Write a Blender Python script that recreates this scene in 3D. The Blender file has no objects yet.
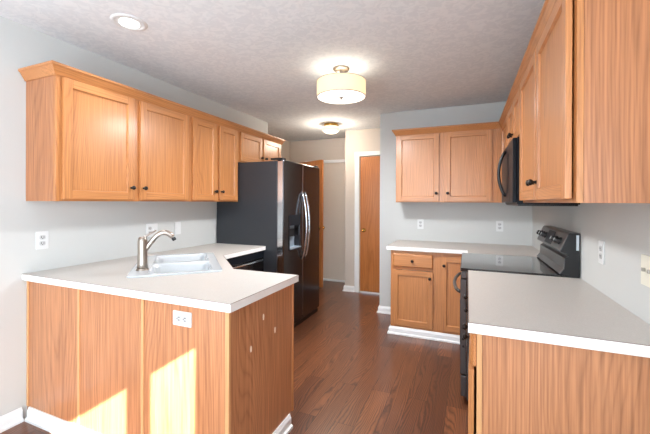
import bpy, bmesh, math, random
from mathutils import Vector, Matrix
from mathutils.geometry import tessellate_polygon
PI = math.pi
S = bpy.context.scene
C = S.collection

# ------------------------------------------------------------------ camera
F = 341.6
TH = .3959
cd = bpy.data.cameras.new('camera'); cam = bpy.data.objects.new('camera', cd); C.objects.link(cam)
cd.sensor_width = 36; cd.lens = F / 650 * 36
cd.shift_x = 0.0
cd.shift_y = -(217 - 202.6) / 650
cd.clip_start = .02
cam.matrix_world = (Matrix.Translation((0, 0, 1.3685)) @ Matrix.Rotation(TH, 4, 'Z')
                    @ Matrix.Rotation(PI / 2 - .0016, 4, 'X') @ Matrix.Rotation(.0035, 4, 'Z'))
S.camera = cam
S.view_settings.view_transform = 'Standard'
S.view_settings.look = 'None'
S.view_settings.exposure = 0.27
S.view_settings.gamma = 1.0
S.view_settings.use_curve_mapping = False
try:
    S.cycles.max_bounces = 10; S.cycles.diffuse_bounces = 6
    S.cycles.sample_clamp_indirect = 6
except Exception:
    pass

# ------------------------------------------------------------------ world, sun, daylight
w = bpy.data.worlds.new('sky'); S.world = w; w.use_nodes = True
bg = w.node_tree.nodes['Background']
bg.inputs[0].default_value = (.72, .84, 1, 1); bg.inputs[1].default_value = 1.6

def lamp(name, kind, loc, energy, color=(1, 1, 1), **k):
    d = bpy.data.lights.new(name, kind); d.energy = energy; d.color = color
    for a, v in k.items(): setattr(d, a, v)
    o = bpy.data.objects.new(name, d); C.objects.link(o); o.location = loc
    return o
sun = lamp('sun', 'SUN', (4, -3, 4), 58, (1, .965, .91), angle=.006)
sun.rotation_euler = Vector((-1, 1, -.63)).to_track_quat('-Z', 'Y').to_euler()
def area(name, loc, dirv, sx, sy, e, color):
    o = lamp(name, 'AREA', loc, e, color, shape='RECTANGLE', size=sx, size_y=sy)
    o.rotation_euler = Vector(dirv).to_track_quat('-Z', 'Y').to_euler()
    return o
area('daylight_rear_window', (-.8, -3.32, 1.45), (0, 1, -.02), 2.6, 1.7, 28, (.76, .89, 1))
area('daylight_patio_door', (.98, -2.0, 1.1), (-1, .6, 0), 1.9, 1.9, 76, (.78, .90, 1))

area('added_ceiling_fill', (-1.0, -.9, 1.5), (0, .9, 1), 1.4, 1.4, 50, (.80, .91, 1))  # unseen area light added behind the camera to brighten the ceiling

# ------------------------------------------------------------------ materials
def lin(c):
    return tuple(((x / 255) / 12.92 if x / 255 <= .04045 else ((x / 255 + .055) / 1.055) ** 2.4) for x in c) + (1,)

def mat(name, color, rough=.5, metal=0, bump=None, **k):
    m = bpy.data.materials.new(name); m.use_nodes = True
    nt = m.node_tree; b = nt.nodes['Principled BSDF']
    b.inputs['Base Color'].default_value = lin(color)
    b.inputs['Roughness'].default_value = rough; b.inputs['Metallic'].default_value = metal
    for a, v in k.items():
        b.inputs[a.replace('_', ' ')].default_value = v
    # every surface gets a little procedural variation
    tc = nt.nodes.new('ShaderNodeTexCoord'); n = nt.nodes.new('ShaderNodeTexNoise')
    nt.links.new(tc.outputs['Object'], n.inputs['Vector'])
    sc, st, amt = bump or (60, .03, .02)
    n.inputs['Scale'].default_value = sc; n.inputs['Detail'].default_value = 4
    bp = nt.nodes.new('ShaderNodeBump'); bp.inputs['Strength'].default_value = st; bp.inputs['Distance'].default_value = .002
    nt.links.new(n.outputs['Fac'], bp.inputs['Height']); nt.links.new(bp.outputs['Normal'], b.inputs['Normal'])
    mx = nt.nodes.new('ShaderNodeMix'); mx.data_type = 'RGBA'
    c = lin(color)
    mx.inputs[6].default_value = tuple(x * (1 - amt) for x in c[:3]) + (1,)
    mx.inputs[7].default_value = tuple(min(1, x * (1 + amt)) for x in c[:3]) + (1,)
    nt.links.new(n.outputs['Fac'], mx.inputs[0]); nt.links.new(mx.outputs[2], b.inputs['Base Color'])
    return m

def emis(name, color, strength, base=(240, 240, 235)):
    m = mat(name, base, .5)
    b = m.node_tree.nodes['Principled BSDF']
    b.inputs['Emission Color'].default_value = lin(color); b.inputs['Emission Strength'].default_value = strength
    return m

def N(nt, t, **k):
    n = nt.nodes.new(t)
    for a, v in k.items(): setattr(n, a, v)
    return n
def M_(nt, op, a, b=None, c=None):
    n = nt.nodes.new('ShaderNodeMath'); n.operation = op
    for i, x in enumerate((a, b, c)):
        if x is None: continue
        if isinstance(x, (int, float)): n.inputs[i].default_value = x
        else: nt.links.new(x, n.inputs[i])
    return n.outputs[0]
def MIX(nt, fac, a, b, mode='MIX'):
    n = nt.nodes.new('ShaderNodeMix'); n.data_type = 'RGBA'; n.blend_type = mode
    for i, x in ((0, fac), (6, a), (7, b)):
        if isinstance(x, (int, float)): n.inputs[i].default_value = x
        elif isinstance(x, tuple): n.inputs[i].default_value = x
        else: nt.links.new(x, n.inputs[i])
    return n.outputs[2]

def oak(name, light, mid, dark, axis='Z', ring=.55, rings=80, nscale=2.6, stretch=.16, rough=.38, fibre=.35, warp=.5):
    m = bpy.data.materials.new(name); m.use_nodes = True; nt = m.node_tree; L = nt.links.new
    b = nt.nodes['Principled BSDF']
    tc = N(nt, 'ShaderNodeTexCoord'); oi = N(nt, 'ShaderNodeObjectInfo')
    off = N(nt, 'ShaderNodeVectorMath', operation='SCALE'); off.inputs[0].default_value = (7.3, 5.1, 9.7)
    L(oi.outputs['Random'], off.inputs['Scale'])
    ad = N(nt, 'ShaderNodeVectorMath', operation='ADD'); L(tc.outputs['Object'], ad.inputs[0]); L(off.outputs[0], ad.inputs[1])
    i = 'XYZ'.index(axis)
    def scaled(s):
        v = N(nt, 'ShaderNodeVectorMath', operation='MULTIPLY'); L(ad.outputs[0], v.inputs[0])
        q = [1, 1, 1]; q[i] = s; v.inputs[1].default_value = q; return v.outputs[0]
    def noise(vec, sc, det=2, dist=0.0):
        n = N(nt, 'ShaderNodeTexNoise'); L(vec, n.inputs['Vector'])
        n.inputs['Scale'].default_value = sc; n.inputs['Detail'].default_value = det; n.inputs['Distortion'].default_value = dist
        return n.outputs['Fac']
    n1 = noise(scaled(stretch), nscale, 1.0)
    n2 = noise(scaled(.25), 22, 2)
    sp = N(nt, 'ShaderNodeSeparateXYZ'); L(ad.outputs[0], sp.inputs[0])
    o_ = [q for q in range(3) if q != i]
    u = M_(nt, 'ADD', sp.outputs[o_[0]], sp.outputs[o_[1]])
    u = M_(nt, 'ADD', u, M_(nt, 'MULTIPLY', n1, warp))
    u = M_(nt, 'ADD', u, M_(nt, 'MULTIPLY', n2, .012))
    r = M_(nt, 'PINGPONG', M_(nt, 'MULTIPLY', u, rings * 2.0), 1.0)
    r = M_(nt, 'POWER', r, 2.5)
    fine = noise(scaled(.025), 130, 3)
    f2 = M_(nt, 'MULTIPLY_ADD', fine, 2.6, -.8); f2n = N(nt, 'ShaderNodeClamp'); L(f2, f2n.inputs[0]); f2 = f2n.outputs[0]
    broad = noise(scaled(.3), 5, 2)
    c = MIX(nt, M_(nt, 'MULTIPLY', broad, .9), lin(light), lin(mid))
    c = MIX(nt, M_(nt, 'MULTIPLY', M_(nt, 'MULTIPLY', r, ring), M_(nt, 'MULTIPLY_ADD', f2, .6, .4)), c, lin(dark))
    c = MIX(nt, M_(nt, 'MULTIPLY', f2, fibre), c, lin(dark))
    L(c, b.inputs['Base Color'])
    b.inputs['Roughness'].default_value = rough
    b.inputs['Coat Weight'].default_value = .25; b.inputs['Coat Roughness'].default_value = .22
    bp = N(nt, 'ShaderNodeBump'); bp.inputs['Strength'].default_value = .08; bp.inputs['Distance'].default_value = .001
    L(fine, bp.inputs['Height']); L(bp.outputs['Normal'], b.inputs['Normal'])
    return m

OC = ((206, 143, 88), (194, 127, 72), (124, 72, 38))
OAK = {a: oak('honey_oak_grain_' + a.lower(), *OC, axis=a, ring=.42, rings=75, nscale=3.2, stretch=.14, warp=.42) for a in 'XYZ'}
OC2 = ((208, 148, 106), (196, 134, 90), (130, 80, 50))
VEN = {a: oak('oak_veneer_panel_' + a.lower(), *OC2, axis=a, ring=.55, rings=60, nscale=2.6, stretch=.16, fibre=.5, warp=.55) for a in 'XYZ'}
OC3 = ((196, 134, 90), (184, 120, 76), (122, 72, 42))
VENU = {a: oak('shaded_oak_veneer_panel_' + a.lower(), *OC3, axis=a, ring=.55, rings=60, nscale=2.6, stretch=.16, fibre=.5, warp=.55) for a in 'XYZ'}  # same veneer darkened in colour for the weaker light on the upper cabinets
BAT = oak('pale_oak_edging', (222, 174, 126), (213, 160, 108), (186, 130, 82), axis='Z', ring=.2)
DOORW = oak('hall_door_oak', (205, 132, 72), (190, 116, 58), (140, 78, 36), axis='Z', ring=.6, rings=60, nscale=2.6, stretch=.12, rough=.35, warp=.6)

M = {}
M['wall'] = mat('warm_grey_wall_paint', (196, 198, 196), .75, bump=(180, .12, .012))
M['hallwall'] = mat('hall_wall_paint', (206, 195, 184), .75, bump=(180, .12, .012))
M['trim'] = mat('white_trim_paint', (238, 240, 240), .4)
M['closet'] = mat('cream_closet_paint', (222, 212, 200), .5)
M['knob'] = mat('dark_bronze_knob', (38, 32, 30), .35, .6)
M['laminate'] = None
M['white'] = mat('white_plastic', (216, 218, 218), .35)
M['ivory'] = mat('ivory_plastic', (226, 223, 208), .4)
M['receptacle'] = mat('receptacle_plastic', (188, 190, 190), .4)
M['slot'] = mat('dark_slot', (70, 70, 72), .6)
M['enamel'] = mat('white_sink_enamel', (198, 203, 206), .15, Coat_Weight=.5)
M['nickel'] = mat('brushed_nickel', (176, 166, 156), .3, 1.0)
M['chrome'] = mat('polished_steel', (215, 218, 222), .16, 1.0)
M['steel'] = mat('dark_slate_steel', (96, 94, 94), .3, .9)
M['darksteel'] = mat('black_stainless', (82, 80, 82), .2, .92)
M['fridge_side'] = mat('charcoal_enamel', (44, 47, 52), .4, .0, bump=(400, .15, .05))
M['black'] = mat('black_plastic', (20, 20, 22), .35)
M['glass'] = mat('black_ceramic_glass', (24, 24, 26), .06, 0, Coat_Weight=1.0, Coat_Roughness=.03)
M['gloss'] = mat('black_gloss', (18, 23, 30), .4, 0, Specular_IOR_Level=.15)
M['dispenser'] = mat('dispenser_grey_plastic', (150, 165, 178), .3)
M['brass'] = mat('brass', (196, 158, 84), .25, 1.0)
M['galv'] = mat('pale_backing_steel', (205, 212, 218), .45, .3)
M['hinge'] = mat('hinge_steel', (180, 176, 168), .35, .8)
M['oval'] = mat('pale_oval', (244, 226, 206), .6)  # pale colour of the small ovals on the end panel
M['diffuser'] = emis('lamp_diffuser', (255, 252, 244), 1.1)
M['led'] = emis('recessed_lamp_glass', (250, 253, 255), 5)
M['domeglass'] = emis('lit_hall_glass', (255, 226, 190), .8, (225, 215, 200))

def laminate(name, base, spot):
    m = mat(name, base, .42); nt = m.node_tree; b = nt.nodes['Principled BSDF']
    tc = N(nt, 'ShaderNodeTexCoord'); n = N(nt, 'ShaderNodeTexNoise'); nt.links.new(tc.outputs['Object'], n.inputs['Vector'])
    n.inputs['Scale'].default_value = 260; n.inputs['Detail'].default_value = 3
    n2 = N(nt, 'ShaderNodeTexNoise'); nt.links.new(tc.outputs['Object'], n2.inputs['Vector']); n2.inputs['Scale'].default_value = 14
    f = M_(nt, 'MULTIPLY_ADD', n.outputs['Fac'], 1.6, -.3)
    c = MIX(nt, f, lin(base), lin(spot))
    c = MIX(nt, M_(nt, 'MULTIPLY', n2.outputs['Fac'], .3), c, lin(spot))
    nt.links.new(c, b.inputs['Base Color'])
    return m
M['laminate'] = laminate('speckled_beige_laminate', (202, 199, 194), (183, 178, 171))
M['edge'] = mat('white_laminate_edge', (240, 240, 238), .4)
M['seam'] = mat('laminate_seam', (120, 100, 84), .6)

def floor_mat():
    m = bpy.data.materials.new('brown_plank_floor'); m.use_nodes = True; nt = m.node_tree; L = nt.links.new
    b = nt.nodes['Principled BSDF']
    tc = N(nt, 'ShaderNodeTexCoord'); sp = N(nt, 'ShaderNodeSeparateXYZ'); L(tc.outputs['Object'], sp.inputs[0])
    cb = N(nt, 'ShaderNodeCombineXYZ'); L(sp.outputs['Y'], cb.inputs[0]); L(sp.outputs['X'], cb.inputs[1])
    def brick(m_size, c1, c2, cm):
        k = N(nt, 'ShaderNodeTexBrick'); L(cb.outputs[0], k.inputs['Vector'])
        k.offset = .37; k.offset_frequency = 2; k.squash = 1
        k.inputs['Scale'].default_value = 1; k.inputs['Brick Width'].default_value = 1.22; k.inputs['Row Height'].default_value = .127
        k.inputs['Mortar Size'].default_value = m_size; k.inputs['Mortar Smooth'].default_value = 0
        k.inputs['Bias'].default_value = 0
        k.inputs['Color1'].default_value = c1; k.inputs['Color2'].default_value = c2; k.inputs['Mortar'].default_value = cm
        return k
    rnd = brick(0, (0, 0, 0, 1), (1, 1, 1, 1), (0, 0, 0, 1)).outputs['Color']
    mort = brick(.0012, (0, 0, 0, 1), (0, 0, 0, 1), (1, 1, 1, 1)).outputs['Fac']
    rs = N(nt, 'ShaderNodeVectorMath', operation='SCALE'); rs.inputs[0].default_value = (13, 31, 7)
    rb = N(nt, 'ShaderNodeRGBToBW'); L(rnd, rb.inputs[0]); L(rb.outputs[0], rs.inputs['Scale'])
    ad = N(nt, 'ShaderNodeVectorMath', operation='ADD'); L(tc.outputs['Object'], ad.inputs[0]); L(rs.outputs[0], ad.inputs[1])
    def noise(q, sc, det):
        v = N(nt, 'ShaderNodeVectorMath', operation='MULTIPLY'); L(ad.outputs[0], v.inputs[0]); v.inputs[1].default_value = q
        n = N(nt, 'ShaderNodeTexNoise'); L(v.outputs[0], n.inputs['Vector']); n.inputs['Scale'].default_value = sc; n.inputs['Detail'].default_value = det
        return n.outputs['Fac']
    n1 = noise((1, .16, 1), 6, 1)
    n2 = noise((1, .4, 1), 40, 2)
    s2 = N(nt, 'ShaderNodeSeparateXYZ'); L(ad.outputs[0], s2.inputs[0])
    u = M_(nt, 'ADD', M_(nt, 'ADD', s2.outputs['X'], M_(nt, 'MULTIPLY', n1, .26)), M_(nt, 'MULTIPLY', n2, .012))
    r = M_(nt, 'POWER', M_(nt, 'PINGPONG', M_(nt, 'MULTIPLY', u, 140), 1.0), 1.6)
    fine = noise((1, .03, 1), 110, 3)
    c = MIX(nt, rb.outputs[0], lin(FL1), lin(FL2))
    c = MIX(nt, M_(nt, 'MULTIPLY', r, .75), c, lin(FL3))
    fc = N(nt, 'ShaderNodeClamp'); L(M_(nt, 'MULTIPLY_ADD', fine, 2.4, -.8), fc.inputs[0])
    c = MIX(nt, M_(nt, 'MULTIPLY', fc.outputs[0], .4), c, lin(FL3))
    c = MIX(nt, mort, c, lin((40, 22, 16)))
    L(c, b.inputs['Base Color'])
    b.inputs['Roughness'].default_value = .3; b.inputs['Coat Weight'].default_value = .2; b.inputs['Coat Roughness'].default_value = .15
    bp = N(nt, 'ShaderNodeBump'); bp.inputs['Strength'].default_value = .12; bp.inputs['Distance'].default_value = .001
    L(r, bp.inputs['Height']); L(bp.outputs['Normal'], b.inputs['Normal'])
    return m
FL1 = (146, 92, 60); FL2 = (98, 58, 40); FL3 = (44, 24, 18)
M['floor'] = floor_mat()

def ceiling_mat():
    m = bpy.data.materials.new('knockdown_ceiling'); m.use_nodes = True; nt = m.node_tree; L = nt.links.new
    b = nt.nodes['Principled BSDF']; b.inputs['Roughness'].default_value = .9
    tc = N(nt, 'ShaderNodeTexCoord')
    a = N(nt, 'ShaderNodeTexNoise'); L(tc.outputs['Object'], a.inputs['Vector']); a.inputs['Scale'].default_value = 20; a.inputs['Detail'].default_value = 6
    a.inputs['Distortion'].default_value = 1.2
    cl = N(nt, 'ShaderNodeValToRGB'); cl.color_ramp.elements[0].position = .44; cl.color_ramp.elements[1].position = .58
    L(a.outputs['Fac'], cl.inputs[0])
    L(MIX(nt, cl.outputs[0], lin((220, 225, 229)), lin((229, 233, 236))), b.inputs['Base Color'])
    bp = N(nt, 'ShaderNodeBump'); bp.inputs['Strength'].default_value = .22; bp.inputs['Distance'].default_value = .002
    L(cl.outputs[0], bp.inputs['Height']); L(bp.outputs['Normal'], b.inputs['Normal'])
    return m
M['ceiling'] = ceiling_mat()

def shade_mat():
    m = bpy.data.materials.new('cream_linen_shade'); m.use_nodes = True; nt = m.node_tree; L = nt.links.new
    out = nt.nodes['Material Output']; b = nt.nodes['Principled BSDF']; b.inputs['Base Color'].default_value = lin((228, 214, 184)); b.inputs['Roughness'].default_value = .9
    t = N(nt, 'ShaderNodeBsdfTranslucent'); t.inputs[0].default_value = lin((244, 228, 200))
    wv = N(nt, 'ShaderNodeTexNoise'); tc = N(nt, 'ShaderNodeTexCoord'); L(tc.outputs['Object'], wv.inputs['Vector']); wv.inputs['Scale'].default_value = 300
    bp = N(nt, 'ShaderNodeBump'); bp.inputs['Strength'].default_value = .2; L(wv.outputs['Fac'], bp.inputs['Height']); L(bp.outputs['Normal'], b.inputs['Normal'])
    e = N(nt, 'ShaderNodeEmission'); e.inputs[0].default_value = lin((240, 226, 200)); e.inputs[1].default_value = .34
    mx = N(nt, 'ShaderNodeMixShader'); mx.inputs[0].default_value = .45; L(b.outputs[0], mx.inputs[1]); L(t.outputs[0], mx.inputs[2])
    ad = N(nt, 'ShaderNodeAddShader'); L(mx.outputs[0], ad.inputs[0]); L(e.outputs[0], ad.inputs[1]); L(ad.outputs[0], out.inputs[0])
    return m
M['shade'] = shade_mat()
def pane_mat():
    m = bpy.data.materials.new('clear_window_glass'); m.use_nodes = True; nt = m.node_tree
    out = nt.nodes['Material Output']; nt.nodes.remove(nt.nodes['Principled BSDF'])
    t = N(nt, 'ShaderNodeBsdfTransparent'); g = N(nt, 'ShaderNodeBsdfGlossy'); g.inputs['Roughness'].default_value = .02
    fr = N(nt, 'ShaderNodeFresnel'); fr.inputs[0].default_value = 1.3
    mx = N(nt, 'ShaderNodeMixShader'); nt.links.new(fr.outputs[0], mx.inputs[0]); nt.links.new(t.outputs[0], mx.inputs[1]); nt.links.new(g.outputs[0], mx.inputs[2])
    nt.links.new(mx.outputs[0], out.inputs[0]); return m
M['pane'] = pane_mat()

# ------------------------------------------------------------------ mesh helpers
class MB:
    def __init__(s): s.bm = bmesh.new()
    def _f(s, vs, m, sm=False):
        try:
            f = s.bm.faces.new(vs); f.material_index = m; f.smooth = sm; return f
        except ValueError: return None
    def box(s, x0, x1, y0, y1, z0, z1, m=0):
        x0, x1 = sorted((x0, x1)); y0, y1 = sorted((y0, y1)); z0, z1 = sorted((z0, z1))
        v = [s.bm.verts.new(p) for p in ((x0,y0,z0),(x1,y0,z0),(x1,y1,z0),(x0,y1,z0),(x0,y0,z1),(x1,y0,z1),(x1,y1,z1),(x0,y1,z1))]
        for q in ((3,2,1,0),(4,5,6,7),(0,1,5,4),(1,2,6,5),(2,3,7,6),(3,0,4,7)): s._f([v[i] for i in q], m)
        return s
    def loft(s, rings, m=0, closed=True, caps=True, sm=False, ringclosed=False):
        R = [[s.bm.verts.new(p) for p in r] for r in rings]
        n = len(R[0]); K = len(R)
        for k in range(K if ringclosed else K - 1):
            a, b = R[k], R[(k + 1) % K]
            for i in range(n if closed else n - 1):
                j = (i + 1) % n; s._f([a[i], a[j], b[j], b[i]], m, sm)
        if caps and not ringclosed:
            s._f(R[0][::-1], m); s._f(R[-1], m)
        return s
    def prism(s, pts, axis, a, b, m=0):
        """pts 2-D polygon extruded along axis from a to b"""
        def P(p, t):
            return {'X': (t, p[0], p[1]), 'Y': (p[0], t, p[1]), 'Z': (p[0], p[1], t)}[axis]
        return s.loft([[P(p, a) for p in pts], [P(p, b) for p in pts]], m)
    def cyl(s, c, r, h, axis='Z', m=0, seg=24, r2=None):
        r2 = r if r2 is None else r2
        def P(u, v, t):
            return {'Z': (c[0]+u, c[1]+v, c[2]+t), 'Y': (c[0]+u, c[1]+t, c[2]+v), 'X': (c[0]+t, c[1]+u, c[2]+v)}[axis]
        rg = [[P(q*math.cos(2*PI*i/seg), q*math.sin(2*PI*i/seg), t) for i in range(seg)] for q, t in ((r, 0), (r2, h))]
        return s.loft(rg, m, sm=False)
    def lathe(s, prof, c=(0, 0, 0), axis='Z', m=0, seg=28, caps=True):
        rg = []
        for r, t in prof:
            r = max(r, 1e-4); g = []
            for i in range(seg):
                u, v = r*math.cos(2*PI*i/seg), r*math.sin(2*PI*i/seg)
                g.append({'Z': (c[0]+u, c[1]+v, c[2]+t), 'Y': (c[0]+u, c[1]+t, c[2]+v), 'X': (c[0]+t, c[1]+u, c[2]+v)}[axis])
            rg.append(g)
        return s.loft(rg, m, caps=caps, sm=True)
    def tube(s, path, r, m=0, seg=12, flat=1.0):
        P = [Vector(p) for p in path]; n = len(P); rad = r if isinstance(r, (list, tuple)) else [r]*n
        up = Vector((0, 0, 1)); rg = []
        t0 = (P[1]-P[0]).normalized(); u = t0.cross(up)
        if u.length < .1: u = t0.cross(Vector((0, 1, 0)))
        u.normalize()
        for k in range(n):
            t = (P[min(k+1, n-1)]-P[max(k-1, 0)]).normalized()
            u = (u - t*u.dot(t)).normalized(); v = t.cross(u)
            rg.append([P[k]+(u*math.cos(2*PI*i/seg)+v*math.sin(2*PI*i/seg)*flat)*rad[k] for i in range(seg)])
        return s.loft(rg, m, sm=True)
    def slab(s, loops, t0, t1, axis='Z', m=0, mside=None):
        """polygon with holes (loops[0] outer), thickness t0..t1 along axis"""
        mside = m if mside is None else mside
        def P(p, t):
            return {'X': (t, p[0], p[1]), 'Y': (p[0], t, p[1]), 'Z': (p[0], p[1], t)}[axis]
        tri = tessellate_polygon([[Vector((p[0], p[1], 0)) for p in l] for l in loops])
        flat = [p for l in loops for p in l]
        A = [s.bm.verts.new(P(p, t0)) for p in flat]; B = [s.bm.verts.new(P(p, t1)) for p in flat]
        for t in tri:
            s._f([A[i] for i in t], m); s._f([B[i] for i in reversed(t)], m)
        k = 0
        for l in loops:
            n = len(l)
            for i in range(n):
                j = (i+1) % n; s._f([A[k+i], A[k+j], B[k+j], B[k+i]], mside)
            k += n
        return s
    def build(s, name, mats, parent=None, bevel=0, seg=2, loc=None, label=None, smooth=False):
        bmesh.ops.recalc_face_normals(s.bm, faces=s.bm.faces)
        me = bpy.data.meshes.new(name); s.bm.to_mesh(me); s.bm.free()
        for q in (mats if isinstance(mats, (list, tuple)) else [mats]): me.materials.append(q)
        o = bpy.data.objects.new(name, me); C.objects.link(o)
        if parent: o.parent = parent
        if loc: o.location = loc
        if bevel:
            b = o.modifiers.new('edge', 'BEVEL'); b.width = bevel; b.segments = seg; b.limit_method = 'ANGLE'; b.angle_limit = math.radians(35)
        if label: o['label'] = label
        return o

def tag(o, label, cat, group=None):
    o['label'] = label; o['category'] = cat
    if group: o['group'] = group
    return o
def thing(name, label, cat, loc, rotz=0, group=None):
    o = bpy.data.objects.new(name, None); C.objects.link(o); o.location = loc; o.rotation_euler = (0, 0, rotz)
    o.empty_display_size = .1
    return tag(o, label, cat, group)
def struct(o): o['kind'] = 'structure'; return o
def rrect(x0, x1, y0, y1, r, n=5):
    p = []
    for cx, cy, a in ((x1-r, y0+r, -PI/2), (x1-r, y1-r, 0), (x0+r, y1-r, PI/2), (x0+r, y0+r, PI)):
        for i in range(n+1):
            t = a + PI/2*i/n; p.append((cx+r*math.cos(t), cy+r*math.sin(t)))
    return p

# ------------------------------------------------------------------ room shell
XW = -2.564; XR = .631; YB = 4.18; ZC = 2.467; YD = 4.98; YF = 5.5; YR = -3.4; XD = 1.0; YE = 4.068
def wbox(name, *a, m='wall'): return struct(MB().box(*a).build(name, M[m]))
fl = MB().box(-4.2, 1.9, YR-.1, YF+.1, -.08, 0).build('floor', M['floor']); struct(fl)
ce = MB().box(-4.2, 1.12, YR-.1, YF+.1, ZC, ZC+.08).build('ceiling', M['ceiling']); struct(ce)
wbox('wall_left', XW-.12, XW, YR, YE, 0, ZC)
# hall recess
wbox('wall_hall_near', -3.0, XW-.12, YE-.12, YE, 0, ZC, m='hallwall')
wbox('wall_hall_left', -3.12, -3.0, YE-.12, YF+.1, 0, ZC, m='hallwall')
mb = MB(); mb.slab([[(-3.0, 0), (-1.745, 0), (-1.745, ZC), (-3.0, ZC)], [(-2.66, .001), (-1.80, .001), (-1.80, 2.05), (-2.66, 2.05)]], YF, YF+.1, 'Y')
struct(mb.build('wall_hall_far', M['hallwall']))
# wall with the oak door: opening
mb = MB(); mb.slab([[(-1.745, 0), (.9, 0), (.9, ZC), (-1.745, ZC)], [(-1.51, .001), (-.745, .001), (-.745, 2.06), (-1.51, 2.06)]], YD, YD+.12, 'Y')
struct(mb.build('wall_hall_door', M['hallwall']))
wbox('wall_hall_corner', -1.745, -1.645, YD+.12, YF, 0, ZC, m='hallwall')
wbox('wall_hall_end', .9, 1.0, YB+.12, YD+.12, 0, ZC, m='hallwall')
wbox('wall_back', -1.008, XR+.12, YB, YB+.12, 0, ZC)
wbox('wall_right', XR, XR+.12, .25, YB, 0, ZC)
wbox('wall_right_return', XR+.12, XD+.1, .25, .37, 0, ZC)
# dining wall with patio door opening
mb = MB(); mb.slab([[(YR, 0), (.25, 0), (.25, ZC), (YR, ZC)], [(-3.0, .001), (-.9, .001), (-.9, 2.13), (-3.0, 2.13)]], XD, XD+.12, 'X')
struct(mb.build('wall_dining_right', M['wall']))
mb = MB(); mb.slab([[(XW-.12, 0), (XD+.12, 0), (XD+.12, ZC), (XW-.12, ZC)], [(-2.15, .55), (.55, .55), (.55, 2.25), (-2.15, 2.25)]], YR-.12, YR, 'Y')
struct(mb.build('wall_rear', M['wall']))
# rear window
r = thing('window_1', '', 'window', (0, YR-.06, 0)); del r['label'], r['category']; struct(r)
mb = MB()
mb.slab([[(-2.15, .55), (.55, .55), (.55, 2.25), (-2.15, 2.25)], [(-2.08, .62), (-.84, .62), (-.84, 2.18), (-2.08, 2.18)], [(-.76, .62), (.48, .62), (.48, 2.18), (-.76, 2.18)]], -.03, .03, 'Y')
mb.build('window_frame', M['trim'], r)
MB().box(-2.08, .48, -.004, .004, .62, 2.18).build('window_pane', M['pane'], r)
# patio door
r = thing('door_3', '', 'door', (XD+.03, 0, 0)); del r['label'], r['category']; struct(r)
mb = MB()
mb.slab([[(-2.99, .01), (-.91, .01), (-.91, 2.125), (-2.99, 2.125)], [(-1.28, .1), (-.96, .1), (-.96, 2.09), (-1.28, 2.09)], [(-2.92, .1), (-1.43, .1), (-1.43, 2.09), (-2.92, 2.09)]], -.005, .03, 'X')
mb.build('door_frame', M['trim'], r)
MB().box(.01, .015, -2.92, -.96, .1, 2.09).build('door_pane', M['pane'], r)

# baseboards
def bprof(t=.016, h=.085):
    return [(0, 0), (t+.012, 0), (t+.012, .014), (t, .022), (t, h-.02), (t-.006, h-.008), (t-.009, h), (0, h)]
def baseboard(name, pts, h=.085, parent=None):
    """pts: polyline; the board projects to the right-hand side of travel"""
    prof = bprof(h=h); mb = MB(); rg = []
    P = [Vector(p) for p in pts]
    for k, p in enumerate(P):
        def nrm(a, b):
            d = (b-a).normalized(); return Vector((d.y, -d.x))
        if k == 0: n = nrm(P[0], P[1]); s = 1
        elif k == len(P)-1: n = nrm(P[-2], P[-1]); s = 1
        else:
            n1, n2 = nrm(P[k-1], p), nrm(p, P[k+1]); n = (n1+n2).normalized(); s = 1/max(.3, n.dot(n1))
        rg.append([(p.x+n.x*q*s, p.y+n.y*q*s, z) for q, z in prof])
    mb.loft(rg)
    o = mb.build(name, M['trim'], parent)
    return struct(o) if not parent else o
baseboard('baseboard_left', [(XW, YR), (XW, 1.265-.03)])
baseboard('baseboard_peninsula', [(XW+.03, 1.265), (-1.0, 1.265), (-1.0, 1.835)], h=.078)
baseboard('baseboard_back', [(-1.008, YB+.12), (-1.008, YB), (-.745, YB)])
baseboard('baseboard_hall', [(-1.745, YF-.09), (-1.745, YD), (-1.592, YD)])
baseboard('baseboard_hall_left', [(-3.0, YE+.03), (-3.0, YF)])
baseboard('baseboard_hall_near', [(XW, YE-.004), (XW, YE), (-3.0+.03, YE)]) if False else None

# hall doors and casings
def casing(name, x0, x1, zt, y, wd=.06, t=.018, cut=None):
    mb = MB(); mb.slab([[(x0-wd, 0), (x0, 0), (x0, zt), (x1, zt), (x1, 0), (x1+wd, 0), (x1+wd, zt+wd), (x0-wd, zt+wd)]], y-t, y-.0005, 'Y')
    return struct(mb.build(name, M['trim'], bevel=.004))
casing('trim_1', -1.52, -.735, 2.062, YD, wd=.068)
casing('trim_2', -2.63, -1.80+.005, 2.045, YF, wd=.052)
# door 1 : closed oak slab
def round_knob(parent, x, y, z, sgn=-1):
    mb = MB(); s = sgn
    mb.lathe([(.03, 0), (.03, .006*s), (.012, .01*s), (.011, .03*s), (.024, .036*s), (.028, .05*s), (.022, .062*s), (0, .066*s)], (x, y, z), 'Y')
    return mb.build('door_knob', M['brass'], parent)
d = thing('door_1', '', '', (-1.506, YD+.012, 0)); del d['label'], d['category']; struct(d)
MB().box(0, .757, 0, .035, .022, 2.055).build('door_slab', DOORW, d, bevel=.002)
round_knob(d, .06, 0, .945)
# door 2: oak door standing open into the hall
ang = math.atan2(-.40, .80)
hx, hy = -2.13-.86*math.cos(ang), 4.965-.86*math.sin(ang)
d = thing('door_2', '', '', (hx, hy, 0), ang); del d['label'], d['category']; struct(d)
MB().box(0, .86, 0, .035, .015, 2.04).build('door_slab', DOORW, d, bevel=.002)
round_knob(d, .80, 0, .955); round_knob(d, .80, .035, .955, 1)
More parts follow.
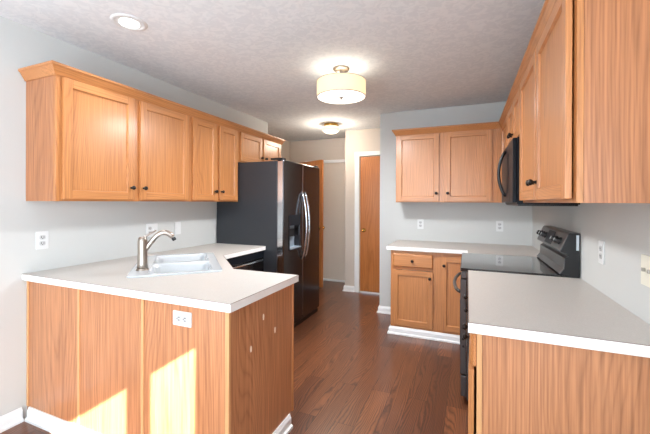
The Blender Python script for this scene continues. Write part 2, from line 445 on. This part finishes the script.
# closet panel in the far wall
d = thing('door_4', '', '', (-2.66, YF+.03, 0)); del d['label'], d['category']; struct(d)
MB().box(.003, .857, 0, .03, .03, 2.047).build('door_slab', M['closet'], d, bevel=.002)
MB().box(.003, .857, -.028, .03, .001, .028).build('door_track', M['trim'], d)

# ------------------------------------------------------------------ cabinetry
def knob(parent, x, y, z, name='knob'):
    mb = MB(); mb.lathe([(.009, 0), (.0075, -.004), (.006, -.012), (.0135, -.019), (.0155, -.025), (.013, -.031), (.006, -.034), (0, -.0345)], (x, y, z), 'Y', seg=20)
    return mb.build(name, M['knob'], parent)
def panel_door(parent, x0, x1, z0, z1, y, kn=None, st=.052, name='door', t=.02, hinge=None):
    """recessed-panel door lying in front of y (towards -y)."""
    o0 = bpy.data.objects.new
    mb = MB(); f = y-t; w_, h_ = x1-x0, z1-z0; c = .0045; pd = .012
    mb.box(0, st, -t, 0, 0, h_, 0); mb.box(w_-st, w_, -t, 0, 0, h_, 0)
    mb.box(st, w_-st, -t, 0, 0, st, 1); mb.box(st, w_-st, -t, 0, h_-st, h_, 1)
    mb.box(st, w_-st, -t+pd, -.004, st, h_-st, 0)
    # bead round the panel
    a, b, e, g = st-.0005, w_-st+.0005, st-.0005, h_-st+.0005
    yo, yi = -t+.001, -t+pd-.0005
    for (p, q, m) in (((a, e), (b, e), 1), ((b, e), (b, g), 0), ((b, g), (a, g), 1), ((a, g), (a, e), 0)):
        cx, cz = (a+b)/2, (e+g)/2
        def ins(pt, s): return (pt[0]+(s if pt[0] < cx else -s), pt[1]+(s if pt[1] < cz else -s))
        p2, q2 = ins(p, c), ins(q, c)
        vs = [mb.bm.verts.new(v) for v in ((p[0], yo, p[1]), (q[0], yo, q[1]), (q2[0], yi, q2[1]), (p2[0], yi, p2[1]))]
        mb._f(vs, m)
    d = mb.build(name, [OAK['Z'], OAK['X']], parent, bevel=.0025, loc=(x0, y-.001, z0))
    if kn: knob(d, kn[0]-x0, -t, kn[1]-z0)
    return d
def drawer_front(parent, x0, x1, z0, z1, y, t=.02, kn=True):
    mb = MB(); w_, h_ = x1-x0, z1-z0
    mb.loft([[(0,0,0),(w_,0,0),(w_,0,h_),(0,0,h_)], [(0,-t*.55,0),(w_,-t*.55,0),(w_,-t*.55,h_),(0,-t*.55,h_)], [(.01,-t,.01),(w_-.01,-t,.01),(w_-.01,-t,h_-.01),(.01,-t,h_-.01)]])
    d = mb.build('drawer', OAK['X'], parent, loc=(x0, y-.001, z0), bevel=.0015)
    if kn: knob(d, w_/2, -t, h_/2)
    return d
def face_frame(parent, w_, z0, z1, y, stiles, rails, t=.019):
    """stiles: list of (x0,x1); rails: list of (x0,x1,z0,z1)"""
    mb = MB()
    for a, b in stiles: mb.box(a, b, y, y+t, z0, z1, 0)
    for a, b, c, d_ in rails: mb.box(a, b, y, y+t, c, d_, 1)
    return mb.build('face_frame', [OAK['Z'], OAK['X']], parent, bevel=.0008, seg=1)
def carcass(parent, w_, z0, z1, depth, top=True, sides=(True, True), pm=None, x0=0):
    pm = pm or OAK; t = .016; y1 = -.002; y0 = -depth+.0195
    mb = MB()
    mb.box(x0, x0+t, y0, y1, z0, z1, 0); mb.box(x0+w_-t, x0+w_, y0, y1, z0, z1, 0)
    mb.box(x0+t, x0+w_-t, y0, y1, z0+.012, z0+.028, 1)
    if top: mb.box(x0+t, x0+w_-t, y0, y1, z1-t, z1, 1)
    mb.box(x0+t, x0+w_-t, y1-.006, y1, z0+.028, z1-t, 0)
    return mb.build('carcass', [pm['Z'], pm['X']], parent)

def upper(label, loc, rot, w_, z0, z1, depth, doors, stiles, kz=None, group=None, name='upper_cabinet', ven=None):
    r = thing(name, label, 'cabinet', loc, rot, group)
    H = z1-z0
    carcass(r, w_, 0, H, depth, pm=ven)
    face_frame(r, w_, 0, H, -depth, stiles, [(stiles[i][1], stiles[i+1][0], a, b) for i in range(len(stiles)-1) for a, b in ((0, .036), (H-.045, H))])
    for (a, b, side) in doors:
        off = .005 if w_ == 1.154 else 0
        zb, zt = .014, H-.02
        kx = None
        if side: kx = (b-.026 if side == 'r' else a+.026, (kz if kz else .098))
        panel_door(r, a, b, zb, zt, -depth-off, kx)
    return r
ZU0, ZU1 = 1.3683, 2.1345
DL = .302      # left run depth, frame front at -2.262
YL0 = 1.255
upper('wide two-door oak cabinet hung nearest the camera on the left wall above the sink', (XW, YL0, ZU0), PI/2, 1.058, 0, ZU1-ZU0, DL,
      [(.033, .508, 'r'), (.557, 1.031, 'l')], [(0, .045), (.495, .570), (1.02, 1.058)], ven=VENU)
upper('narrow two-door oak cabinet between the wide sink cabinet and the refrigerator', (XW, 2.3145, ZU0), PI/2, .687, 0, ZU1-ZU0, DL,
      [(.026, .333, 'r'), (.375, .659, 'l')], [(0, .038), (.32, .387), (.647, .687)])
upper('short two-door oak cabinet above the refrigerator', (XW, 3.003, 1.797), PI/2, .91, 0, ZU1-1.797, DL,
      [(.026, .437, 'r'), (.475, .873, 'l')], [(0, .038), (.425, .487), (.862, .91)], kz=.085)
DB = .30
upper('two-door oak cabinet on the back wall above the short counter', (-.752, YB, ZU0), 0, 1.072, 0, ZU1-ZU0, DB,
      [(.016, .465, 'r'), (.528, .977, 'l')], [(0, .038), (.452, .541), (.965, 1.072)])
DR = .306      # right run, frame front X=.325
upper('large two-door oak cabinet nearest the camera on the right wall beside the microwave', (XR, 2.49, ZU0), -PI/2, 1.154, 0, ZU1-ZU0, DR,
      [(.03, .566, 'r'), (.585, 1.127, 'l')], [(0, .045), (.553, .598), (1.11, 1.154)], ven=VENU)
upper('short two-door oak cabinet directly above the microwave', (XR, 3.256, 1.797), -PI/2, .762, 0, ZU1-1.797, DR,
      [(.026, .366, 'r'), (.396, .736, 'l')], [(0, .038), (.353, .409), (.724, .762)], kz=.07)
upper('narrow oak corner cabinet on the right wall beyond the microwave', (XR, YB-.002, ZU0), -PI/2, .918, 0, ZU1-ZU0, DR,
      [(.40, .89, None)], [(0, .41), (.88, .918)])

# crown mouldings: swept profile, mitred
def crown(label, pts, left=False):
    prof = [(0, 0), (.006, 0), (.010, .010), (.018, .022), (.032, .046), (.040, .052), (.040, .066), (0, .066)]
    P = [Vector(p) for p in pts]; rg = []
    def nrm(a, b):
        d = (b-a).normalized(); return Vector((d.y, -d.x))
    for k, p in enumerate(P):
        if k == 0: n = nrm(P[0], P[1]); s = 1
        elif k == len(P)-1: n = nrm(P[-2], P[-1]); s = 1
        else:
            n1, n2 = nrm(P[k-1], p), nrm(p, P[k+1]); n = (n1+n2).normalized(); s = 1/max(.3, n.dot(n1))
        rg.append([(p.x+n.x*q*s, p.y+n.y*q*s, 2.118+z) for q, z in prof])
    mb = MB(); mb.loft(rg)
    o = mb.build('crown_moulding', OAK['Y'])
    return tag(o, label, 'moulding')
g = .001
XFL = XW+DL+g
crown('long oak crown moulding along the top of the left wall cabinets', [(XW+.002, YL0-g), (XFL, YL0-g), (XFL, 3.913+g), (XW+.002, 3.913+g)])
crown('oak crown moulding turning the corner over the back and right wall cabinets', [(-.752-g, YB-.002), (-.752-g, YB-DB-g), (XR-DR-g, YB-DB-g), (XR-DR-g, 1.336-g), (XR-.002, 1.336-g)])

# ---- base cabinets
ZT = .874
# peninsula base (open top, finished back and end)
r = thing('peninsula_cabinet', 'oak peninsula base with panelled back, pale vertical edge strips and an end panel', 'cabinet', (0, 0, 0))
MB().box(XW+.003, -1.004, 1.265, 1.277, .002, ZT).build('back_panel', VEN['Z'], r)
MB().box(-1.0165, -1.0005, 1.2775, 1.87, .078, ZT).build('end_panel', VEN['Z'], r)
for x in (-2.561, -2.064, -1.553):
    MB().box(x-.0, x+.018, 1.259, 1.2645, .08, ZT).build('edge_strip', BAT, r, bevel=.0015)
MB().box(-1.018, -.996, 1.2595, 1.2765, .08, ZT).build('corner_strip', BAT, r, bevel=.003)
MB().box(-1.016, -.996, 1.871, 1.889, .072, ZT).build('corner_strip', OAK['Z'], r, bevel=.003)
for y, z in ((1.55, .756), (1.668, .646), (1.437, .63)):  # three small pale ovals on the end panel
    MB().prism([(y+.007*math.cos(a*PI/6), z+.017*math.sin(a*PI/6)) for a in range(12)], 'X', -1.0004, -.9992).build('oval_patch', M['oval'], r, label='small pale oval patch on the end panel')
mb = MB(); mb.box(-1.46, -1.02, 1.85, 1.869, .1, ZT, 0); mb.box(-1.46, -1.02, 1.30, 1.848, .1, .118, 1); mb.box(-1.478, -1.462, 1.30, 1.869, .002, ZT-.25, 0); mb.box(-1.46, -1.0165, 1.79, 1.80, .002, .1, 0)
mb.build('carcass', [OAK['Z'], OAK['X']], r)
panel_door_dummy = None
d = panel_door(r, -.43, -.02, .12, .68, 0, (-.39, .62)); d.location = (-1.03, 1.872, .12); d.rotation_euler = (0, 0, PI)
# diagonal corner sink base
r = thing('sink_cabinet', 'diagonal oak corner cabinet under the white sink', 'cabinet', (0, 0, 0))
mb = MB(); a0 = Vector((-1.485, 1.885)); a1 = Vector((-1.945, 2.345)); dv = (a1-a0).normalized(); nv = Vector((-dv.y, dv.x))
q = [a0, a1, a1+nv*.019, a0+nv*.019]
mb.prism([(p.x, p.y) for p in q], 'Z', .1, ZT)
mb.build('face_frame', OAK['Z'], r)
d = panel_door(r, 0, .44, .12, .70, 0, (.40, .64)); L_ = (a1-a0).length
st_ = a0 + dv*(.5*(L_+.44)) - nv*.001
d.location = (st_.x, st_.y, .12); d.rotation_euler = (0, 0, math.atan2(-dv.y, -dv.x)+0)
# right base
def base_cab(label, loc, rot, w_, depth, cols, side_ven=True, toe=True, name='base_cabinet'):
    r = thing(name, label, 'cabinet', loc, rot)
    carcass(r, w_, .078, ZT, depth, top=False, pm=VEN if side_ven else OAK)
    return r
DRB = .597     # face frame front at X=.034
r = thing('base_cabinet', 'oak base cabinet with a big end panel facing the camera under the near right counter', 'cabinet', (XR, 2.490, 0), -PI/2)
W_ = 1.060
mb = MB(); mb.box(0, .016, -DRB+.0195, -.002, .002, ZT); mb.box(W_-.016, W_, -DRB+.0195, -.002, .002, ZT); mb.box(.0165, W_-.0165, -DRB+.02, -.002, .095, .11)
mb.build('carcass', VEN['Z'], r)
face_frame(r, W_, .002, ZT, -DRB, [(0, .038), (.51, .55), (W_-.038, W_)], [(.038, .51, ZT-.038, ZT), (.55, W_-.038, ZT-.038, ZT), (.038, .51, .70, .735), (.55, W_-.038, .70, .735), (.038, .51, .002, .12), (.55, W_-.038, .002, .12)])
MB().box(W_+.0005, W_+.0045, -DRB, -DRB+.018, .002, ZT).build('edge_strip', BAT, r)
drawer_front(r, .026, .515, .738, .862, -DRB); drawer_front(r, .545, W_-.004, .738, .862, -DRB)
panel_door(r, .026, .515, .105, .725, -DRB, (.06, .66))
d = panel_door(r, .545, W_-.004, .105, .725, -DRB, None); d.rotation_euler = (0, 0, math.radians(-.9))
knob(d, .035, -.02, .57)
# back base
DBB = .61      # frame front Y=3.57
r = thing('base_cabinet', 'oak base cabinet with one drawer and two doors against the back wall', 'cabinet', (-.742, YB, 0))
W_ = .755
mb = MB(); mb.box(0, .016, -DBB+.0195, -.002, .002, ZT); mb.box(W_-.016, W_, -DBB+.0195, -.002, .002, ZT); mb.box(.0165, W_-.0165, -DBB+.02, -.002, .095, .11)
mb.build('carcass', OAK['Z'], r)
face_frame(r, W_, .002, ZT, -DBB, [(0, .038), (.41, .52), (W_-.02, W_)], [(.038, .41, ZT-.038, ZT), (.52, W_-.02, ZT-.045, ZT), (.038, .41, .675, .70), (.038, .41, .002, .115), (.52, W_-.02, .002, .115)])
drawer_front(r, .025, .424, .702, .842, -DBB)
panel_door(r, .025, .424, .106, .672, -DBB, (.396, .607))
d = panel_door(r, .502, .742, .106, .832, -DBB, (.530, .748), hinge=1)
baseboard('toe_moulding', [(0, -.40), (0, -DBB-.001), (.772, -DBB-.001)], h=.078, parent=r)
# corner base beyond the range
r = thing('corner_cabinet', 'oak corner base filling the space between range and back wall', 'cabinet', (XR, YB, 0), -PI/2)
mb = MB(); mb.box(.62, .912, -.598, -.58, .002, ZT, 0); mb.box(.896, .912, -.58, -.002, .002, ZT, 0)
mb.build('carcass', [OAK['Z'], OAK['X']], r)

# ---- countertops (surface slab, self-edge, seam line)
def counter(label, loops, edges, z1=.914, th=.039):
    r = thing('countertop', label, 'countertop', (0, 0, 0))
    MB().slab(loops, z1-th+.0015, z1, 'Z').build('surface', M['laminate'], r)
    e = MB(); s_ = MB(); t = .0018
    P = [Vector(p) for p in edges]
    def nrm(a, b):
        d = (b-a).normalized(); return Vector((d.y, -d.x))
    rg = []; rs = []
    for k, p in enumerate(P):
        if k == 0: n = nrm(P[0], P[1]); s = 1
        elif k == len(P)-1: n = nrm(P[-2], P[-1]); s = 1
        else:
            n1, n2 = nrm(P[k-1], p), nrm(p, P[k+1]); n = (n1+n2).normalized(); s = 1/max(.3, n.dot(n1))
        rg.append([(p.x+n.x*q*s, p.y+n.y*q*s, z) for q, z in ((.0002, z1-th), (t, z1-th), (t, z1-.0016), (.0002, z1-.0016))])
        rs.append([(p.x+n.x*q*s, p.y+n.y*q*s, z) for q, z in ((-.0006, z1-.0015), (t+.0002, z1-.0015), (t+.0002, z1+.0002), (-.0006, z1+.0002))])
    e.loft(rg).build('edge_band', M['edge'], r)
    s_.loft(rs).build('seam', M['seam'], r, label='thin brown seam line')
    return r
YP = 1.2374
# sink placement: long axis a=(-.707,.707), short axis b=(.707,.707)
SA = Vector((-.70711, .70711)); SB = Vector((.70711, .70711)); SC = SA*2.715+SB*(-.045)
def sk(a, b): v = SC+SA*a+SB*b; return (v.x, v.y)
hole = [sk(-.395, -.25), sk(.395, -.25), sk(.395, .25), sk(-.395, .25)]
outer = [(XW+.002, YP), (-.971, YP), (-.971, 1.895), (-1.462, 1.895), (-1.918, 2.343), (-1.918, 3.002), (XW+.002, 3.002)]
counter('white-edged beige peninsula countertop with the sink cut in', [outer, hole], [outer[0], outer[1], outer[2], outer[3], outer[4], outer[5], (XW+.1, 3.002)])
o2 = [(.005, 1.407), (XR-.002, 1.407), (XR-.002, 2.490), (.005, 2.490)]
counter('beige countertop nearest the camera along the right wall beside the range', [o2], [(.005, 2.490), (.005, 1.407), (XR-.002, 1.407)])
o3 = [(-.778, 3.535), (.005, 3.535), (.005, 3.262), (XR-.002, 3.262), (XR-.002, YB-.002), (-.778, YB-.002)]
counter('L-shaped beige countertop against the back wall beyond the range', [o3], [(-.778, YB-.002), (-.778, 3.535), (.005, 3.535), (.005, 3.264)])

# ------------------------------------------------------------------ sink and faucet
r = thing('kitchen_sink', 'white enamel double-bowl sink set diagonally into the corner countertop', 'sink', (SC.x, SC.y, .9145), math.atan2(SA.y, SA.x))
# local x = long axis, local y = -b (so user side is -y)
def bowl(mb, x0, x1, y0, y1, dz):
    A = rrect(x0, x1, y0, y1, .05); B = rrect(x0+.012, x1-.012, y0+.012, y1-.012, .05); D = rrect(x0+.04, x1-.04, y0+.04, y1-.04, .04)
    mb.loft([[(p[0], p[1], .011) for p in A], [(p[0], p[1], -.01) for p in B], [(p[0], p[1], -dz+.02) for p in B], [(p[0], p[1], -dz) for p in D]], caps=False, sm=True)
    vs = [mb.bm.verts.new((p[0], p[1], -dz)) for p in D]; mb._f(vs, 0)
mb = MB()
b1 = rrect(-.375, -.015, -.215, .165, .05); b2 = rrect(.015, .375, -.215, .165, .05)
mb.slab([rrect(-.415, .415, -.275, .275, .03), b1, b2], .0005, .011, 'Z')
bowl(mb, -.375, -.015, -.215, .165, .19); bowl(mb, .015, .375, -.215, .165, .19)
mb.build('basin', M['enamel'], r, bevel=.004, seg=2)
for x in (-.195, .195):
    MB().lathe([(.042, 0), (.042, .003), (.03, .003), (.02, -.0), (0, -.0)], (x, -.02, -.1895)).build('drain', M['chrome'], r)
# faucet: base at (-1.945,1.62)
fx, fy = sk(-.222, -.207)
r = thing('faucet', 'brushed nickel single-lever kitchen faucet with a curved pull-out spout on the sink deck', 'faucet', (fx, fy, .926), PI/4-PI/2+PI/2)
MB().lathe([(.039, 0), (.039, .006), (.034, .012)], caps=True).build('base_ring', M['nickel'], r)
MB().lathe([(.033, .012), (.031, .035), (.029, .10), (.0295, .165), (.029, .185), (.026, .202), (.018, .212), (0, .216)]).build('body', M['nickel'], r)
# local +x points along b (towards the bowls / diagonal front)
pth = []; rad = []
for i in range(15):
    t = i/14
    x = .012+.168*t; z = .120+.118*math.sin(t*.74*PI)
    pth.append((x, 0, z)); rad.append(.016-.001*t if t < .62 else .0175)
MB().tube(pth, rad).build('spout', M['nickel'], r)
MB().tube([(.181, 0, .202), (.190, 0, .184)], .0125).build('spray_tip', M['black'], r)
MB().tube([(.0, 0, .205), (.02, -.0, .218), (.05, -.0, .236), (.08, -.0, .253)], [.012, .009, .007, .0055], flat=.8).build('lever', M['nickel'], r)
r = thing('sink_hole_cap', 'small dark cap on the sink deck behind the faucet', 'cap', (*sk(-.045, -.225), .926))
MB().lathe([(.016, 0), (.016, .006), (.009, .012), (.009, .02), (.0, .024)]).build('cap', M['knob'], r)

# ------------------------------------------------------------------ refrigerator
FY0 = 3.006; FW = .90
r = thing('refrigerator', 'black stainless side-by-side refrigerator with an ice and water dispenser', 'refrigerator', (-2.502, FY0, 0), PI/2)
MB().box(0, FW, -.715, .045, .015, 1.785).build('body', M['fridge_side'], r, bevel=.004)
MB().box(.004, FW-.004, -.775, -.716, .006, .056).build('kick_grille', M['black'], r)
sp = .435
zb, zt = .062, 1.795
def fdoor(x0, x1, holes=()):
    mb = MB(); mb.slab([[(x0, zb), (x1, zb), (x1, zt), (x0, zt)]]+list(holes), -.795, -.722, 'Y')
    return mb.build('door', M['darksteel'], r, bevel=.010, seg=3)
dh = [(.12, .87), (.36, .87), (.36, 1.135), (.12, 1.135)]
fd = fdoor(.0, sp-.004, [dh]); rd = fdoor(sp+.004, FW)
fd['label'] = 'left freezer door with dispenser'
for x0 in (.0, FW-.075): MB().box(x0, x0+.075, -.78, -.64, 1.7975, 1.815).build('hinge_cover', M['black'], r, bevel=.004)
dp = MB(); dp.slab([[(.11, .86), (.37, .86), (.37, 1.23), (.11, 1.23)], [(.125, .875), (.355, .875), (.355, 1.12), (.125, 1.12)]], -.799, -.7955, 'Y')
dpo = dp.build('dispenser', M['gloss'], r)
mb = MB(); mb.box(.1205, .3595, -.7265, -.7225, .871, 1.134); mb.build('dispenser_recess', M['dispenser'], dpo)
MB().box(.126, .354, -.815, -.73, .876, .886).build('drip_tray', M['dispenser'], dpo)
MB().box(.19, .30, -.76, -.73, 1.0, 1.08).build('paddle', M['black'], dpo)
def fhandle(x):
    pth = []
    for i in range(17):
        t = i/16; pth.append((x, -.796-.062*math.sin(t*PI)**.6, .735+.745*t))
    return MB().tube(pth, .0115, seg=10).build('handle', M['chrome'], r)
fhandle(sp-.035); fhandle(sp+.035)
MB().box(-.0015, -.0003, -.783, -.726, .10, 1.78).build('side_reflection', M['chrome'], fd, label='bright strip painting a reflection on the door edge')  # light strip stands in for the bright reflection in the door side
for dd_, x in ((fd, sp-.0095), (rd, sp+.0055)): MB().box(x, x+.004, -.7962, -.795, .10, 1.78).build('split_strip', M['chrome'], dd_)  # narrow bright strips on both sides of the door split

# ------------------------------------------------------------------ dishwasher
r = thing('dishwasher', 'black dishwasher under the counter between sink corner and refrigerator', 'dishwasher', (XW+.03, 2.398, 0), PI/2)
MB().box(0, .598, -.58, 0, .02, .868).build('body', M['black'], r)
MB().box(.003, .595, -.605, -.581, .11, .80).build('door', M['darksteel'], r, bevel=.004)
MB().box(.003, .595, -.605, -.581, .803, .866).build('control_panel', M['gloss'], r, bevel=.003)
mb = MB(); mb.tube([(.05, -.606, .785), (.05, -.635, .785), (.06, -.64, .785), (.54, -.64, .785), (.55, -.635, .785), (.55, -.606, .785)], .009); mb.build('handle', M['chrome'], r)

# ------------------------------------------------------------------ range
RW = .758
r = thing('range', 'slate freestanding electric range with a black glass cooktop between the right counters', 'range', (.627, 3.257, 0), -PI/2)
# local x to the camera, y = X-.627
MB().box(.002, RW-.002, -.63, -.03, .03, .90).build('body', M['steel'], r)
MB().slab([rrect(0, RW, -.668, -.09, .006)], .9005, .9245, 'Z').build('cooktop', M['glass'], r, bevel=.002)
MB().box(-.0+.001, RW-.001, -.672, -.6685, .9005, .9235).build('cooktop_trim', M['steel'], r)
dd = MB().box(.006, RW-.006, -.672, -.632, .20, .845).build('oven_door', M['steel'], r, bevel=.004)
MB().box(.09, RW-.09, -.675, -.6725, .33, .68).build('oven_window', M['glass'], dd)
for z in (.515, .44, .39): MB().lathe([(.0085, 0), (.0085, .002), (.004, .003), (0, .003)], (RW-.0058, -.652, z), 'X', seg=14).build('vent_hole', M['black'], dd)
MB().box(.006, RW-.006, -.665, -.632, .855, .898).build('front_rail', M['steel'], r, bevel=.003)
pth = []
for i in range(21):
    t = i/20; pth.append((.05+.66*t, -.674-.046*math.sin(PI*t)**.55, .752))
MB().tube(pth, .012).build('handle', M['steel'], dd)
MB().box(.006, RW-.006, -.668, -.632, .05, .190).build('drawer', M['steel'], r, bevel=.004)
for x in (.05, RW-.05):
    MB().cyl((x, -.60, 0), .018, .029).build('foot', M['black'], r)
    MB().cyl((x, -.06, 0), .018, .029).build('foot', M['black'], r)
# backguard: profile in (y,z)
prof = [(-.002, .90), (-.095, .9255), (-.105, .932), (-.082, .965), (-.080, 1.03), (-.060, 1.040), (-.064, 1.056), (-.098, 1.066), (-.102, 1.074), (-.060, 1.178), (-.050, 1.184), (-.002, 1.184)]
bgd = MB().prism(prof, 'X', .0, RW).build('backguard', M['steel'], r, bevel=.002)
MB().prism([(-.0995, 1.083), (-.067, 1.170), (-.0655, 1.1695), (-.0975, 1.082)], 'X', .28, .48).build('display', M['gloss'], bgd)
nrm_ = Vector((0, -.943, .332)); 
def rknob(x):
    c = Vector((x, -.0805, 1.125)); up = Vector((0, .332, .943)); sx = Vector((1, 0, 0)); mb = MB(); rg = []
    for rr, t in ((.024, 0), (.024, .006), (.019, .009), (.017, .030), (.014, .034)):
        rg.append([c+nrm_*t+(sx*math.cos(2*PI*i/20)+up*math.sin(2*PI*i/20))*rr for i in range(20)])
    mb.loft(rg, sm=True)
    k = mb.build('knob', M['black'], bgd)
    mb = MB(); rg = []
    for t in (.0345, .0365): rg.append([c+nrm_*t+(sx*math.cos(2*PI*i/20)+up*math.sin(2*PI*i/20))*.013 for i in range(20)])
    mb.loft(rg).build('knob_cap', M['chrome'], k)
for x in (.07, .155, .24, .56, .66): rknob(x)
MB().prism([(p[0]*.97, p[1]) for p in prof], 'X', RW+.0005, RW+.004).build('end_cap', M['black'], bgd)
MB().box(RW+.0045, RW+.006, -.020, -.006, 1.08, 1.172).build('back_plate', M['galv'], bgd, label='pale strip along the back edge')

# ------------------------------------------------------------------ microwave
MW = .758
r = thing('microwave', 'black over-the-range microwave hung under the right wall cabinet', 'microwave', (.627, 3.255, 1.358), -PI/2)
MB().box(0, MW, -.335, 0, 0, .434).build('body', M['gloss'], r, bevel=.002)
dd = MB().box(0, MW-.17, -.361, -.336, .012, .43).build('door', M['gloss'], r, bevel=.005)
MB().box(.06, MW-.26, -.3635, -.3615, .08, .36).build('window', M['gloss'], dd)
MB().box(MW-.168, MW, -.361, -.336, .012, .43).build('control_panel', M['gloss'], r, bevel=.005)
pth = []
for i in range(17):
    t = i/16; pth.append((.33, -.362-.048*math.sin(PI*t)**.7, .06+.34*t))
MB().tube(pth, .0115).build('handle', M['black'], dd)
MB().box(.02, MW-.004, -.33, -.01, -.010, -.0005).build('vent_panel', M['black'], r)

# ------------------------------------------------------------------ outlets and switches
def plate(label, loc, rot, kinds, w_=.07, h_=.116, m='white', horizontal=False):
    r = thing('outlet' if 'o' in kinds else 'light_switch', label, 'outlet' if 'o' in kinds else 'switch', loc, rot)
    if horizontal: r.rotation_euler = (0, PI/2, rot)
    MB().slab([rrect(-w_/2, w_/2, -h_/2, h_/2, .004, 3)], -.006, -.0005, 'Y').build('cover_plate', M[m], r, bevel=.002)
    n = len(kinds)
    for i, k in enumerate(kinds):
        cx = (i-(n-1)/2)*.046
        if k == 'o':
            for dz in (-.0195, .0195):
                e = MB().slab([rrect(cx-.0165, cx+.0165, dz-.014, dz+.014, .009, 4)], -.0085, -.0062, 'Y').build('receptacle', M['receptacle'], r)
                mb = MB(); mb.box(cx-.0085, cx-.005, -.0092, -.0086, dz-.004, dz+.007); mb.box(cx+.005, cx+.0085, -.0092, -.0086, dz-.004, dz+.006); mb.cyl((cx, -.0086, dz-.009), .003, -.0006, 'Y', seg=10)
                mb.build('slots', M['slot'], e)
        elif k == 's':
            t = MB().box(cx-.005, cx+.005, -.017, -.0062, -.004, .010); t.build('toggle', M[m] if m != 'ivory' else M['hinge'], r, bevel=.0015)
        elif k == 'd':
            MB().box(cx-.0165, cx+.0165, -.009, -.0062, -.033, .033).build('rocker', M[m], r, bevel=.0015)
    return r
plate('white duplex outlet on the left wall just above the peninsula end', (XW, 1.345, 1.113), PI/2, 'o')
plate('wide white two-gang plate on the left wall behind the faucet', (XW, 2.184, 1.115), PI/2, 'os', w_=.116)
plate('single white plate on the left wall nearest the refrigerator', (XW, 2.475, 1.113), PI/2, 'd')
plate('white duplex outlet on the back wall, the left of its two', (-.517, YB, 1.112), 0, 'o')
plate('white duplex outlet on the back wall near the right corner', (.322, YB, 1.112), 0, 'o')
plate('white outlet on the right wall just past the range', (XR, 2.143, 1.118), -PI/2, 'o')
plate('ivory switch plate on the right wall at the edge of view', (XR, 1.650, 1.112), -PI/2, 'ss', w_=.116, m='ivory')
plate('white outlet set sideways in the peninsula back panel', (-1.275, 1.2648, .800), 0, 'o', horizontal=True)

# ------------------------------------------------------------------ lamps
r = thing('drum_lamp', 'cream drum semi-flush ceiling lamp on a nickel stem', 'ceiling lamp', (-.962, 2.639, ZC))
MB().lathe([(.068, -.001), (.068, -.012), (.058, -.020), (.02, -.024)], caps=True).build('canopy', M['nickel'], r)
MB().cyl((0, 0, -.215), .009, .195).build('stem', M['nickel'], r)
mb = MB(); n = 64
for k in range(n):
    pass
R0 = .2
rg = [[(q*math.cos(2*PI*i/n), q*math.sin(2*PI*i/n), z) for i in range(n)] for q, z in ((R0, -.112), (R0, -.239), (R0-.002, -.239), (R0-.002, -.112))]
mb.loft(rg, sm=False, ringclosed=True)
shade = mb.build('shade', M['shade'], r)
for z in (-.114, -.2405):
    mb = MB(); rg = [[(q*math.cos(2*PI*i/n), q*math.sin(2*PI*i/n), zz) for i in range(n)] for q, zz in ((R0+.0015, z), (R0+.0015, z+.004), (R0-.003, z+.004), (R0-.003, z))]
    mb.loft(rg, ringclosed=True).build('trim_ring', M['nickel'], shade)
MB().lathe([(.196, -.234), (.196, -.238), (0, -.2385)], seg=64).build('diffuser', M['diffuser'], r)
MB().lathe([(.018, -.2386), (.018, -.243), (.007, -.246), (.008, -.254), (0, -.258)]).build('finial', M['nickel'], r)
for a in range(3):
    t = a*2*PI/3+.4
    MB().tube([(0, 0, -.12), (.196*math.cos(t), .196*math.sin(t), -.12)], .003, seg=8).build('spoke', M['nickel'], r)
lamp('drum_lamp_bulb', 'POINT', (-.962+.07, 2.639, ZC-.19), .45, (1, .95, .86), shadow_soft_size=.03)
lamp('drum_lamp_bulb', 'POINT', (-.962-.07, 2.639, ZC-.19), .45, (1, .95, .86), shadow_soft_size=.03)

al = area('drum_lamp_glow', (-.962, 2.639, ZC-.2595), (0, 0, -1), .37, .37, 38, (.97, .98, 1)); al.data.shape = 'DISK'
r = thing('hall_lamp', 'small glass flush lamp on a brass ring in the hall ceiling', 'ceiling lamp', (-1.78, 4.467, ZC))
MB().lathe([(.098, -.001), (.098, -.03), (.09, -.036), (.085, -.036)], caps=True).build('brass_ring', M['brass'], r)
MB().lathe([(.098, -.037), (.118, -.05), (.126, -.07), (.115, -.098), (.07, -.125), (.02, -.133), (0, -.134)], seg=40).build('glass_dome', M['domeglass'], r)
lamp('hall_lamp_bulb', 'POINT', (-1.78, 4.467, ZC-.24), 14, (1, .86, .70), shadow_soft_size=.08)

r = thing('recessed_light', 'round white recessed downlight lit in the left part of the ceiling', 'ceiling light', (-1.92, 1.471, ZC))
mb = MB(); mb.lathe([(.074, -.004), (.082, -.009), (.098, -.006), (.102, -.0005)], caps=False, seg=40); mb.build('trim_ring', M['white'], r)
MB().lathe([(.074, -.0045), (.060, -.0035), (0, -.0035)], seg=40).build('reflector', M['white'], r)
MB().lathe([(.055, -.005), (.055, -.009), (0, -.011)], seg=40).build('lamp_glass', M['led'], r)
sl = lamp('recessed_light_bulb', 'SPOT', (-1.92, 1.471, ZC-.03), 22, (.97, .98, 1), spot_size=2.2, spot_blend=.8, shadow_soft_size=.05)
